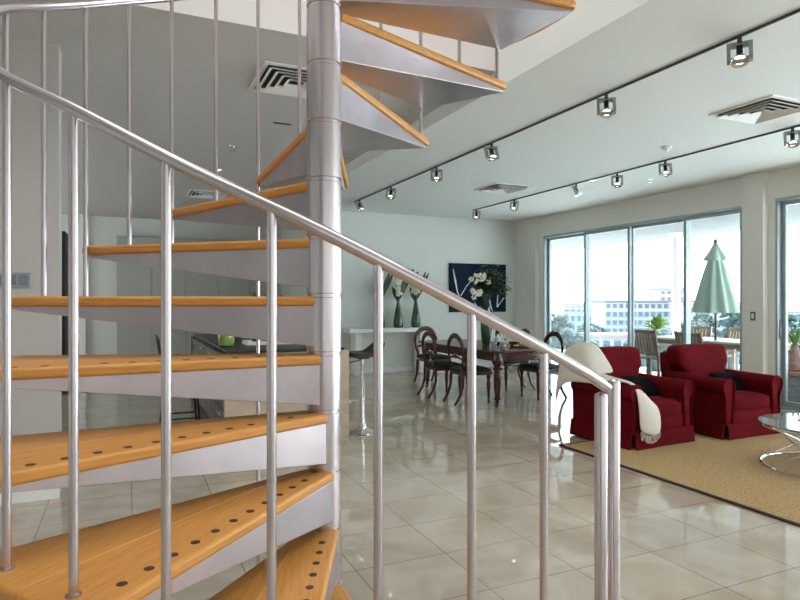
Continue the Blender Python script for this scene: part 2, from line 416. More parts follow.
# balusters; every other one pins a leading corner to the tread below
near = [(240.9, 4), (226.9, 4), (214.4, 3), (202.7, 3), (191.2, 2), (179.9, 2), (168.7, 1)]
far = [(252, 5), (261.5, 5), (270.5, 6), (281.3, 6), (295.5, 7), (308.7, 7), (321.4, 8), (333.5, 8), (346, 9), (358, 0), (370, 10)]
for i in range(9): az = 382+i*12.1; q = (az-360+50.6)/24+8; far.append((az, int(q)-(1 if q % 1 < .3 else 0)))
for az, k in near+far:
    z0 = .012+RISE*k if k else 0
    b = bm_(); p = P(az, RR)
    lathe(b, [(.0155, z0-.0), (.0155, z0+.003), (.0092, z0+.0035), (.0092, railz(az)-.006)], p, 14)
    sp(obj('baluster', b, STEEL, stair))
# landing plate at the top
b = bm_(); fl = AZ(17)
prism(b, [P(fl-62, RP, 3.37), P(fl, 1.03, 3.37), P(fl+30, 1.15, 3.37), P(fl+60, 1.03, 3.37), P(fl+100, RP, 3.37)], (0, 0, .04))
sp(obj('landing', b, OAK, stair, bevel=.006))

# ================================================================ CEILING FITTINGS
b = bm_()
def track(name, x, y0, y1, lab):
    b = bm_(); box(b, x-.008, x+.008, y0, y1, H-.016, H-.0005)
    return tag(obj(name, b, GREYM, bevel=.002), lab, 'track', 'ceiling lighting tracks')
track('lighting_track', 3.54, -1.0, 9.75, 'long dark lighting track on the ceiling, the one nearer the staircase')
track('lighting_track', 5.88, -1.0, 9.72, 'long dark lighting track on the ceiling, the one nearer the windows')
def spot_root(label, loc, rz):
    t = thing('spotlight', label, 'spotlight', loc, rz, 'track spotlights')
    b = bm_(); lathe(b, [(.014, -.035), (.014, 0)], n=12); obj('stem', b, GREYM, t)
    Mt = Matrix.Translation((0, 0, -.095)) @ Matrix.Rotation(rad(-24), 4, 'X')
    b = bm_()                                  # square open yoke
    for s in (-1, 1):
        box(b, s*.062-.011, s*.062+.011, -.02, .02, -.073, .073, M=Mt)
        box(b, -.051, .051, -.02, .02, s*.062-.011, s*.062+.011, M=Mt)
    obj('yoke', b, ALU, t, bevel=.002)
    b = bm_(); box(b, -.018, .018, -.016, .016, -.03, .05, M=Mt); obj('lamp_holder', b, BLKP, t, bevel=.002)
    Ml = Mt @ Matrix.Translation((0, 0, -.03))
    b = bm_(); lathe(b, [(.018, .01), (.035, -.005), (.05, -.04), (.054, -.046), (.046, -.042), (.02, -.02)], n=20, M=Ml); lp = obj('reflector', b, CHROME, t)
    b = bm_(); lathe(b, [(.002, -.018), (.028, -.024), (.034, -.036), (.002, -.04)], n=16, M=Ml); obj('bulb', b, LAMPG, lp)
    return t
spos = [(3.54, 9.48, 'far end'), (3.54, 8.17, ''), (3.54, 6.73, ''), (3.54, 5.47, ''), (3.54, 3.78, ''), (3.54, 2.61, ''),
        (5.88, 9.6, ''), (5.88, 8.4, ''), (5.88, 6.88, ''), (5.88, 6.08, ''), (5.88, 5.3, ''), (5.88, 3.78, '')]
slab = ['square grey track spotlight on the stair-side track, first at its far end beside the column',
        'square grey track spotlight on the stair-side track, second from its far end',
        'square grey track spotlight on the stair-side track, third from its far end',
        'square grey track spotlight on the stair-side track, fourth from its far end',
        'square grey track spotlight on the stair-side track, second nearest the camera',
        'large square grey track spotlight nearest the camera on the stair-side track',
        'small square track spotlight at the far end of the window-side track',
        'small square track spotlight on the window-side track, second from its far end',
        'square track spotlight on the window-side track, third from its far end',
        'square track spotlight on the window-side track, fourth from its far end',
        'square track spotlight on the window-side track, fifth from its far end',
        'square lit track spotlight on the window-side track at the right edge of the picture']
s0 = None
for i, (x, y, _) in enumerate(spos):
    loc = (x, y, H-.016); rz = [.5, -.6, -.5, -.2, -.7, .25+3.14-4.3, -.7, -.9, .6, -.8, -.7, -.9][i]
    if s0 is None: s0 = spot_root(slab[0], loc, rz)
    else: dup(s0, loc, rz, slab[i])
    l = bpy.data.lights.new('spotlight_beam', 'SPOT'); l.energy = 14; l.spot_size = rad(75); l.spot_blend = .8; l.color = (1, .86, .70); l.shadow_soft_size = .04
    o = bpy.data.objects.new('spotlight_beam', l); C.objects.link(o); o.location = (x, y, H-.24); o.rotation_euler = (rad(-14), 0, rz)

def vent(label, cx, cy, z, s=.6, group='square ceiling air vents'):
    t = thing('air_vent', label, 'air vent', (cx, cy, z), 0, group)
    b = bm_(); h = s/2; e = .035
    for i in range(4):
        M_ = Matrix.Rotation(i*PI/2, 4, 'Z')
        prism(b, [M_ @ Vector(p) for p in ((-h, -h, 0), (h, -h, 0), (h-e, -h+e, 0), (-h+e, -h+e, 0))], (0, 0, -.012))
    obj('frame', b, WHITE, t, smooth=False)
    b = bm_(); box(b, -h+e, h-e, -h+e, h-e, -.004, -.0005); obj('recess', b, RUBBER, t, smooth=False)
    for k in range(4):
        q = h-e-.012-k*.062; b = bm_()
        for i in range(4):
            M_ = Matrix.Rotation(i*PI/2, 4, 'Z')
            prism(b, [M_ @ Vector(p) for p in ((-q, -q, -.03), (q, -q, -.03), (q-.035, -q+.035, -.006), (-q+.035, -q+.035, -.006))], (0, 0, -.004))
        obj('louvre', b, WHITE, t, smooth=False)
    return t
vent('square white ceiling air vent at right between the two lighting tracks', 5.11, 3.55, H)
vent('square white ceiling air vent between the two lighting tracks, the far small one', 5.13, 7.62, H, .62)
vent('white ceiling air vent seen just left of the steel column', 1.28, 4.92, HL, .66)
vent('distant ceiling air vent over the kitchen, seen above the treads', 1.25, 10.75, HL, .64)
def downlight(x, y, z, label):
    t = thing('downlight', label, 'downlight', (x, y, z), 0, 'recessed downlights')
    b = bm_(); lathe(b, [(.06, -.001), (.06, -.006), (.045, -.008), (.043, -.001)], n=24); obj('trim_ring', b, WHITE, t)
    b = bm_(); lathe(b, [(.042, -.0008), (.042, -.004)], n=24); obj('lens', b, DOWNL, t)
downlight(5.95, 6.62, H, 'round recessed downlight in the ceiling near the window-side track')
downlight(-1.0, 9.9, HL, 'glowing round downlight in the kitchen ceiling, the one far left')
downlight(1.15, 8.7, HL, 'glowing round downlight in the kitchen ceiling behind the handrail')
def sprinkler(x, y, z, label, s=1):
    b = bm_(); lathe(b, [(.035*s, 0), (.033*s, -.006), (.008, -.008), (.008, -.035*s), (.022*s, -.037*s), (.022*s, -.042*s), (.004, -.044*s)], (x, y, z), 18)
    tag(obj('sprinkler', b, CHROME), label, 'sprinkler', 'ceiling sprinklers')
sprinkler(5.0, 10.0, H, 'small dark ceiling sprinkler near the far end of the tracks')
sprinkler(6.65, 6.25, H, 'small ceiling sprinkler above the sliding doors')
sprinkler(1.15, 7.3, HL, 'ceiling sprinkler over the kitchen left of the staircase column', 1.6)
b = bm_(); lathe(b, [(.055, 0), (.055, -.015), (.035, -.03), (.02, -.036), (.018, -.05), (.002, -.052)], (5.4, 4.85, H), 24)
tag(obj('smoke_detector', b, WHITE), 'small white smoke detector on the ceiling between the lighting tracks', 'smoke detector')
for x, y, l in ((-.85, 8.6, 'small dark slot grille in the ceiling at far left'), (1.45, 6.15, 'small dark slot grille in the ceiling beside the spiral column')):
    b = bm_(); box(b, x-.09, x+.09, y-.02, y+.02, HL-.006, HL-.0005); tag(obj('slot_grille', b, GREYM, smooth=False), l, 'grille', 'ceiling slot grilles')

# ================================================================ DINING
def dining_chair(label, loc, rz):
    t = thing('dining_chair', label, 'chair', loc, rz, 'balloon-back dining chairs')       # faces +x; back at x=-.22
    b = bm_()                                                                               # seat frame
    soft(b, (0, 0, .41), (.44, .43, .055), .02, 5, fn=lambda p: Vector((p.x, p.y*(1+.12*p.x/.22), p.z))); obj('seat_frame', b, MAHOG, t)
    b = bm_(); soft(b, (.0, 0, .452), (.43, .43, .06), .03, 6, .018, fn=lambda p: Vector((p.x, p.y*(1+.12*p.x/.22), p.z))); obj('seat', b, SEATG, t)
    b = bm_(); hoop = []                                                                    # balloon hoop
    for i in range(33):
        a = -PI*.72+2*PI*.72*i/32
        y = .205*sin(a)*(1 if abs(a) < 1.6 else .98); z = .70+.215*cos(a) if abs(a) < PI/2 else .70+.28*cos(a)
        x = -.205-.03*max(0, (z-.45))/.45
        hoop.append((x, y, z))
    hoop = [(-.205, -.150, .44)]+hoop+[(-.205, .150, .44)]
    rr = [.02]+[.023+.016*max(0, cos(-PI*.72+2*PI*.72*i/32)) for i in range(33)]+[.02]
    tube(b, hoop, rr, 10, flat=.62, up=(1, 0, 0)); bk = obj('back_frame', b, MAHOG, t)
    b = bm_(); tube(b, [(-.222, -.185+.37*i/10, .625+.018*cos(PI*(i-5)/5*1.0)) for i in range(11)], [.016+.022*math.exp(-((i-5)/1.7)**2) for i in range(11)], 8, flat=.6, up=(1, 0, 0)); obj('cross_rail', b, MAHOG, t)
    for s in (-1, 1):
        b = bm_()
        tube(b, [(-.205, s*.150, .46), (-.20, s*.165, .36), (-.205, s*.168, .24), (-.245, s*.166, .12), (-.325, s*.165, .0)], [.024, .027, .024, .02, .018], 10, flat=.85); obj('leg', b, MAHOG, t)
        b = bm_()
        lathe(b, [(.03, .40), (.03, .34), (.018, .335), (.031, .32), (.018, .305), (.028, .29), (.03, .25), (.023, .16), (.016, .09), (.014, .08), (.025, .072), (.012, .062), (.012, .04), (.018, .032), (.010, .0)], (.185, s*.19, 0), 14); obj('leg', b, MAHOG, t)
    return t
dc = dining_chair('balloon-back dining chair on the left side of the table, nearest the camera', (4.29, 7.18, 0), 0)
dup(dc, (4.22, 7.84, 0), .03, 'balloon-back dining chair on the left side of the table, behind the nearer left one')
dup(dc, (4.66, 9.03, 0), -PI/2, 'balloon-back dining chair at the far end of the table, facing the camera')
dup(dc, (5.40, 7.07, 0), PI, 'balloon-back dining chair on the window side, its hoop seen against the glass')
dup(dc, (5.50, 7.93, 0), PI-.15, 'balloon-back dining chair on the window side, farther one half behind the handrail')

tb = thing('dining_table', 'long polished mahogany dining table on turned legs with castors', 'table', (4.765, 7.66, 0))
def rrect(hx, hy, r, z, n=5):
    p = []
    for cx, cy, a in ((hx-r, hy-r, 0), (-hx+r, hy-r, PI/2), (-hx+r, -hy+r, PI), (hx-r, -hy+r, 1.5*PI)):
        p += [(cx+r*cos(a+PI/2*i/n), cy+r*sin(a+PI/2*i/n), z) for i in range(n+1)]
    return p
TX, TY = .52, 1.16
b = bm_(); loft(b, [rrect(TX-.02, TY-.02, .12, .712), rrect(TX, TY, .14, .722), rrect(TX, TY, .14, .738), rrect(TX-.008, TY-.008, .135, .745)]); obj('tabletop', b, MAHOG, tb)
b = bm_(); box(b, -TX+.12, TX-.12, -TY+.10, -TY+.125, .60, .712); box(b, -TX+.12, TX-.12, TY-.125, TY-.1, .60, .712)
box(b, -TX+.10, -TX+.125, -TY+.12, TY-.12, .60, .712); box(b, TX-.125, TX-.1, -TY+.12, TY-.12, .60, .712); obj('apron', b, MAHOG, tb, bevel=.003)
for sx_ in (-1, 1):
    for sy_ in (-1, 1):
        b = bm_(); c = (sx_*(TX-.15), sy_*(TY-.15), 0)
        lathe(b, [(.055, .71), (.06, .66), (.075, .61), (.07, .57), (.035, .535), (.035, .525), (.062, .51), (.062, .495), (.038, .48), (.05, .45), (.054, .40), (.05, .26), (.034, .14), (.03, .13), (.044, .12), (.044, .105), (.02, .09), (.018, .05), (.008, .045)], c, 20)
        lg = obj('leg', b, MAHOG, tb)
        b = bm_(); M_ = Matrix.Translation((c[0]-.012, c[1], .022)) @ Matrix.Rotation(PI/2, 4, 'X'); lathe(b, [(.008, -.012), (.022, -.011), (.022, .011), (.008, .012)], n=16, M=M_); box(b, c[0]-.02, c[0]+.008, c[1]-.017, c[1]+.017, .03, .055); obj('castor', b, BRASS, lg)

def flowers(bm, c, n, r, mi=0, sc=1.0):
    for _ in range(n):
        p = Vector(c)+Vector((random.gauss(0, r), random.gauss(0, r), random.gauss(0, r)))
        a = random.uniform(0, 6); R_ = Matrix.Rotation(a, 3, 'Z') @ Matrix.Rotation(random.uniform(-1, 1), 3, 'X')
        for k in range(5):
            q = R_ @ (Matrix.Rotation(k*2*PI/5, 3, 'Y') @ Vector((.024*sc, 0, 0)))
            blob(bm, p+q, .02*sc, (1, .7, 1), 1, mi=mi)
# tall vase of greenery on the table
tv = thing('flower_vase', 'tall green vase with dark foliage and white blooms on the dining table', 'vase', (4.87, 7.67, .745))
b = bm_(); lathe(b, [(.05, 0), (.062, .01), (.075, .10), (.088, .22), (.085, .34), (.055, .46), (.045, .52), (.058, .56), (.05, .56)], n=28); obj('vase', b, GREENGLASS, tv)
b = bm_()
for _ in range(300):
    a = random.uniform(0, 2*PI); e = random.uniform(-.2, 1.35); rr_ = random.uniform(.05, .20)
    c = Vector((rr_*cos(a)*cos(e)*1.25+.05, rr_*sin(a)*cos(e)*1.25, .80+rr_*sin(e)*1.7))
    blade(b, c, (cos(a), sin(a), random.uniform(-.4, .8)), random.uniform(.07, .14), .075, .3, 3)
for k in range(14): a = k*.45; tube(b, [(0, 0, .5), (.05*cos(a), .05*sin(a), .68), (.12*cos(a)+.03, .12*sin(a), .85)], .004, 5)
obj('foliage', b, LEAF, tv)
b = bm_()
for _ in range(26):
    a = random.uniform(0, 2*PI); blob(b, (.13*cos(a)+.06, .13*sin(a), random.uniform(.85, 1.2)), .014, sub=1)
obj('buds', b, LEAFB, tv)
b = bm_(); flowers(b, (-.17, -.06, .94), 9, .05, sc=1.1); flowers(b, (-.10, -.10, .96), 5, .04, sc=1.1); obj('bloom', b, PETAL, tv)
b = bm_(); flowers(b, (-.19, -.06, .76), 8, .04, sc=1.1); obj('bloom', b, PETAL, tv)
# bottle, glasses, bowls
def onT(name, prof, m, x, y, label, cat, n=22, group=None):
    b = bm_(); lathe(b, prof, n=n); return tag(obj(name, b, m, loc=(x, y, .7455)), label, cat, group)
wb = thing('wine_bottle', 'dark wine bottle with pale label on the dining table', 'bottle', (4.90, 7.42, .7455))
b = bm_(); lathe(b, [(.034, 0), (.037, .006), (.037, .17), (.03, .20), (.014, .225), (.0135, .29), (.011, .292)], n=22); obj('bottle_body', b, mat('black green bottle glass', (.006, .012, .008), .08), wb)
b = bm_(); lathe(b, [(.0376, .05), (.0378, .13)], n=22); obj('bottle_label', b, PAPER, wb)
gl = [(.03, 0), (.03, .003), (.004, .006), (.004, .07), (.02, .08), (.038, .12), (.036, .17), (.034, .17), (.036, .12), (.018, .083), (.002, .08)]
onT('wine_glass', gl, CLEAR, 4.80, 7.30, 'clear stemmed wine glass left of the wine bottle', 'wine glass')
onT('wine_glass', gl, CLEAR, 4.98, 7.33, 'clear stemmed wine glass right of the wine bottle', 'wine glass')
onT('bowl', [(.03, 0), (.035, .004), (.06, .03), (.07, .055), (.064, .055), (.05, .028), (.002, .01)], mat('red brown lacquer', (.14, .02, .012), .25), 5.06, 7.25, 'small red brown bowl on the dining table', 'bowl')
pl = thing('serving_platter', 'pale oval platter of bread on the dining table', 'platter', (5.02, 6.95, .7455), .3)
b = bm_(); lathe(b, [(.07, 0), (.11, .006), (.15, .022), (.142, .022), (.10, .012), (.002, .008)], n=28); obj('plate', b, mat('cream ceramic', (.6, .55, .42), .3), pl)
b = bm_(); blob(b, (-.03, 0, .04), .06, (1.2, .8, .5), 2); blob(b, (.06, .02, .035), .05, (1, .8, .5), 2); obj('bread', b, mat('crusty bread', (.45, .32, .18), .7), pl)
cu = thing('mug', 'white mug at the near end of the dining table', 'mug', (5.12, 6.72, .7455))
b = bm_(); lathe(b, [(.03, 0), (.034, .004), (.036, .085), (.033, .085), (.03, .01), (.002, .008)], n=20); obj('mug_body', b, WHITE, cu)
b = bm_(); tube(b, [(.034+.022*sin(PI*i/8), 0, .02+.05*i/8) for i in range(9)], .004, 6); obj('handle', b, WHITE, cu)

# painting
pt = thing('painting', 'square dark navy abstract painting with thin white strokes on the back wall', 'painting', (6.64, YB-.02, 1.65))
b = bm_(); box(b, -.68, .68, -.018, .019, -.50, .50); obj('canvas', b, NAVY, pt, bevel=.002)
def stroke(_, pts, r): b = bm_(); tube(b, [(x, -.0195, z) for x, z in pts], r, 6, flat=.25, up=(0, 1, 0)); obj('brush_stroke', b, STROKE, pt)
stroke(b, [(-.60, .38), (-.55, .15), (-.50, -.08), (-.44, -.2)], [.008, .022, .014, .006]); stroke(b, [(-.42, -.16), (-.27, .05), (-.15, .18)], [.012, .009, .004])
stroke(b, [(.27, -.24), (.31, -.42), (.35, -.49)], [.012, .016, .008]); stroke(b, [(.50, .02), (.47, -.2), (.46, -.40)], [.008, .013, .016]); stroke(b, [(.46, -.40), (.55, -.30), (.63, -.20)], [.012, .008, .012])
stroke(b, [(-.1, -.3), (.0, -.42), (.06, -.38)], [.01, .014, .006])

# console + vases
ct = thing('console_table', 'white wall-side console shelf carrying the orchid vases', 'console', (4.52, 10.60, 0))
b = bm_(); box(b, -.83, .83, -.2, .185, .79, .87); obj('top', b, WHITE, ct, bevel=.004)
for x in (-.62, .70): b = bm_(); box(b, x-.06, x+.06, -.12, .18, 0, .79); obj('side_panel', b, WHITE, ct, bevel=.003)
def orchid(label, x, flip, big=1.0):
    t = thing('orchid_vase', label, 'vase', (x, 10.56, .871), 0, 'orchid vases on the console'); t.scale = (1.25, 1.25, 1.25)
    b = bm_(); lathe(b, [(.055, 0), (.072, .012), (.078, .06), (.07, .14), (.045, .27), (.026, .38), (.022, .44), (.03, .47), (.024, .47)], n=24); obj('vase', b, GREENGLASS, t)
    b = bm_()
    blade(b, (0, 0, .42), (flip*.55, .1, 1), .52, .075, .05, 6, side=(1, 0, -.5)); blade(b, (0, 0, .42), (flip*.33, -.1, 1), .48, .07, .02, 6, side=(1, 0, -.3)); blade(b, (0, 0, .40), (-flip*.35, .1, 1), .26, .08, .1, 5, side=(1, 0, .3))
    obj('leaves', b, LEAF, t)
    b = bm_(); tube(b, [(0, 0, .42), (-flip*.03, 0, .65), (-flip*.08, 0, .85)], .004, 5); obj('stem', b, LEAF, t)
    for z_, n_ in ((.56, 6), (.68, 5)): b = bm_(); flowers(b, (-flip*.03, -.04, z_), n_, .028); obj('bloom', b, PETAL, t)
    b = bm_(); tube(b, [(0, 0, .44), (.02, 0, .7), (-.04, 0, .88)], .0035, 5)
    for q in ((.0, .80), (-.05, .88), (.03, .84)): blob(b, (q[0], 0, q[1]), .018, (1, 1, 1.5), 1)
    obj('dark_buds', b, mat('purple brown buds', (.05, .02, .03), .6), t)
orchid('green orchid vase on the console, leftmost of three, behind a baluster', 4.35, 1)
orchid('green orchid vase on the console, middle of three', 4.73, 1)
orchid('green orchid vase on the console, rightmost of three', 5.10, 1)

# ================================================================ KITCHEN
isl = thing('kitchen_island', 'beige stone kitchen island with dark drawers and black worktop, behind the stairs', 'kitchen island', (1.41, 7.3, 0))
b = bm_(); box(b, -.60, .60, -1.62, -1.56, 0, .90); box(b, .54, .60, -1.56, 1.6, 0, .90); box(b, -.60, .60, 1.6, 1.66, 0, .90); obj('stone_panels', b, STONE, isl, bevel=.002)
b = bm_(); box(b, -.55, .54, -1.56, 1.6, .08, .88); obj('carcass', b, DARKC, isl, smooth=False)
for y0 in (-1.55, -.77, .02, .81):
    for z0, z1 in ((.10, .35), (.36, .61), (.62, .87)):
        b = bm_(); box(b, -.575, -.551, y0, y0+.77, z0, z1); d = obj('drawer', b, DARKC, isl, bevel=.002)
        b = bm_(); box(b, -.60, -.575, y0+.27, y0+.50, z1-.06, z1-.045); obj('handle', b, CHROME, d, bevel=.002)
b = bm_(); box(b, -.56, .58, -1.54, 1.62, .90, .925); obj('worktop', b, BLACK, isl, bevel=.003)
# things on the island
gv = thing('green_pot', 'round lime green pot with a red brown bromeliad on the island', 'pot', (.93, 6.40, .926))
b = bm_(); lathe(b, [(.05, 0), (.072, .01), (.085, .06), (.082, .13), (.07, .17), (.064, .17), (.06, .15), (.002, .14)], n=28); obj('pot', b, LIME, gv)
b = bm_()
for k in range(16): a = k*2.4; blade(b, (.01*cos(a), .01*sin(a), .15), (cos(a), sin(a), 1.1+.05*k), .12, .04, .35, 4)
obj('leaves', b, mat('red brown leaves', (.10, .025, .02), .5), gv)
ks = thing('kitchen_stool', 'black kitchen stool with a low barred back on the left side of the island', 'stool', (.50, 6.65, 0), 0)   # faces +x
b = bm_(); soft(b, (0, 0, .70), (.34, .36, .045), .02, 4); obj('seat', b, BLACK, ks)
for sx_ in (-1, 1):
    for sy_ in (-1, 1): b = bm_(); tube(b, [(sx_*.13, sy_*.14, .69), (sx_*.19, sy_*.19, 0)], .012, 8); obj('leg', b, BLKP, ks)
b = bm_(); tube(b, [(.173, -.173, .2), (.173, .173, .2), (-.173, .173, .2), (-.173, -.173, .2)], .008, 6, closed=True); obj('foot_ring', b, BLKP, ks)
b = bm_(); tube(b, [(-.15, -.15, .70), (-.20, -.17, .90), (-.21, -.16, 1.0), (-.225, -.1, 1.03), (-.235, 0, 1.035), (-.225, .1, 1.03), (-.21, .16, 1.0), (-.20, .17, .90), (-.15, .15, .70)], .010, 8)
for y in (-.1, -.05, 0, .05, .1): tube(b, [(-.155, y, .71), (-.205, y, .88), (-.228, y, 1.03)], .005, 6)
obj('backrest', b, BLKP, ks)
# tray, cups and planter on the island's far half
tr = thing('serving_tray', 'white tray with dark glasses on the kitchen island', 'tray', (1.42, 6.55, .926))
b = bm_(); box(b, -.28, .28, -.15, .15, 0, .012); box(b, -.28, .28, -.15, -.14, .012, .04); box(b, -.28, .28, .14, .15, .012, .04); box(b, -.28, -.27, -.14, .14, .012, .04); box(b, .27, .28, -.14, .14, .012, .04); obj('tray_base', b, WHITE, tr, bevel=.002)
for i, (x, y) in enumerate(((-.17, -.03), (-.05, .03), (.07, -.04), (.18, .02))):
    b = bm_(); lathe(b, [(.028, 0), (.033, .004), (.036, .09), (.033, .09), (.03, .01), (.002, .008)], n=18)
    tag(obj('tumbler', b, mat('smoked glass', (.03, .03, .03), .1), loc=(1.42+x, 6.55+y, .939)), ['small dark tumbler at the left end of the white tray', 'small dark tumbler, second from left on the tray', 'small dark tumbler, third from left on the tray', 'small dark tumbler at the right end of the tray'][i], 'tumbler', 'tumblers on the tray')
pp = thing('potted_fern', 'dark leafy pot plant standing on the far half of the island', 'potted plant', (1.75, 8.2, .926))
b = bm_(); lathe(b, [(.09, 0), (.11, .01), (.13, .16), (.12, .16), (.002, .14)], n=24); obj('pot', b, WHITE, pp)
b = bm_()
for k in range(110):
    a = random.uniform(0, 2*PI); e = random.uniform(.1, 1.5); blade(b, (.03*cos(a), .03*sin(a), .14), (cos(a)*cos(e), sin(a)*cos(e), sin(e)), random.uniform(.38, .66), .055, .2, 5)
obj('leaves', b, LEAF, pp)
# kitchen far wall: tall cupboards, pilaster, door surround
b = bm_(); box(b, -.95, -.80, 14.45, 14.6, 0, HL); struct('trim_pilaster', b, WHITE, smooth=False)
tc_ = thing('tall_cupboard', 'tall pale flush cupboards against the far kitchen wall', 'cupboard', (1.2, 14.295, 0))
for i in range(4):
    b = bm_(); box(b, -1.4+i*.7, -.71+i*.7, -.02, .005, .1, 2.75); d = obj('door', b, mat('pale grey cupboard', (.42, .43, .41), .4), tc_, bevel=.002)
    b = bm_(); box(b, -.80+i*.7-(.52 if i % 2 else 0), -.785+i*.7-(.52 if i % 2 else 0), -.045, -.02, 1.0, 1.3); obj('handle', b, CHROME, d, bevel=.002)
b = bm_(); box(b, -1.4, 1.39, .005, .3, 0, 2.78); obj('carcass', b, mat('pale grey carcass', (.40, .41, .39), .5), tc_, smooth=False)
fr = thing('refrigerator', 'tall black refrigerator seen past the edge of the left partition wall', 'refrigerator', (-1.28, 10.5, 0))
b = bm_(); box(b, -.45, .45, -.3, .4, .03, 2.42); obj('body', b, BLKP, fr, bevel=.006)
for z0, z1 in ((.05, .85), (.86, 2.40)):
    b = bm_(); box(b, -.445, .445, -.34, -.301, z0, z1); d = obj('door', b, BLACK, fr, bevel=.004); b = bm_(); tube(b, [(.38, -.37, max(z0, .5)+.02), (.38, -.37, min(z1, 1.6)-.05)], .01, 8); obj('handle', b, CHROME, d)
# switches
sw = thing('switch_panel', 'grey three-gang switch panel on the left partition wall', 'switch', (-.705, 4.893, 1.538))
b = bm_(); box(b, -.13, .095, -.004, .006, -.052, .052); obj('plate', b, mat('grey blue plate', (.30, .33, .38), .4, .5), sw, bevel=.003)
for i in range(3): b = bm_(); box(b, -.115+i*.07, -.06+i*.07, -.008, -.0041, -.035, .035); obj('rocker', b, mat('rocker grey', (.17, .19, .24), .3), sw, bevel=.002)
sw = thing('light_switch', 'small grey framed light switch on the column between the windows', 'switch', (XF-.004, 5.41, 1.185))
b = bm_(); box(b, -.004, .0035, -.035, .035, -.058, .058); obj('plate', b, mat('brown grey plate', (.14, .12, .11), .4, .4), sw, bevel=.002)
b = bm_(); box(b, -.009, -.0041, -.016, .016, -.034, .034); obj('rocker', b, WHITE, sw, bevel=.002)

# bar stool
st = thing('bar_stool', 'black and chrome gas-lift bar stool right of the island', 'stool', (2.26, 5.98, 0))
b = bm_(); lathe(b, [(.172, 0), (.175, .008), (.16, .018), (.09, .035), (.05, .06), (.035, .10), (.03, .11)], n=36); obj('base', b, CHROME, st)
b = bm_(); lathe(b, [(.028, .10), (.028, .50), (.018, .505), (.018, .78)], n=20); obj('column', b, CHROME, st)
b = bm_(); lathe(b, [(.034, .33), (.034, .36)], n=18); tube(b, [(-.03, 0, .345), (-.17, -.02, .345)]+[(-.17-.06*sin(PI*i/8), .12*cos(PI*i/8)*-1, .345) for i in range(9)]+[(-.17, .02, .345), (-.03, 0, .345)], .008, 8); obj('footrest', b, CHROME, st)
b = bm_(); rings = []
for i in range(15):
    x = -.20+.40*i/14; z = .80+.11*max(0, (x-.05)/.15)**1.6+.012*max(0, (-x-.12)/.08); hw = .19*(1-.25*abs(x/.2)**4)
    rings.append([(x, -hw, z+.012), (x, -hw*.5, z), (x, hw*.5, z), (x, hw, z+.012), (x+.005, hw, z+.05), (x+.003, hw*.5, z+.036), (x+.003, -hw*.5, z+.036), (x+.005, -hw, z+.05)])
loft(b, rings); obj('seat', b, BLACK, st, ang=60)
b = bm_(); tube(b, [(-.02, 0, .77), (-.10, -.02, .755), (-.15, -.03, .75)], .006, 8); box(b, -.06, .06, -.06, .06, .782, .80); obj('lever', b, BLKP, st)

# ================================================================ LOUNGE
b = bm_(); rg = thing('area_rug', 'large woven jute rug under the red armchairs', 'rug', (5.6, 2.1, 0))
b = bm_(); box(b, -1.8, 1.9, -2.5, 2.55, .001, .014); obj('weave', b, JUTE, rg, bevel=.004)
b = bm_()
for a in ((-1.825, -1.8, -2.52, 2.57), (1.9, 1.925, -2.52, 2.57), (-1.8, 1.9, -2.525, -2.5), (-1.8, 1.9, 2.55, 2.575)): box(b, *a, .001, .017)
obj('binding', b, mat('dark brown binding', (.05, .03, .018), .9), rg, bevel=.004)

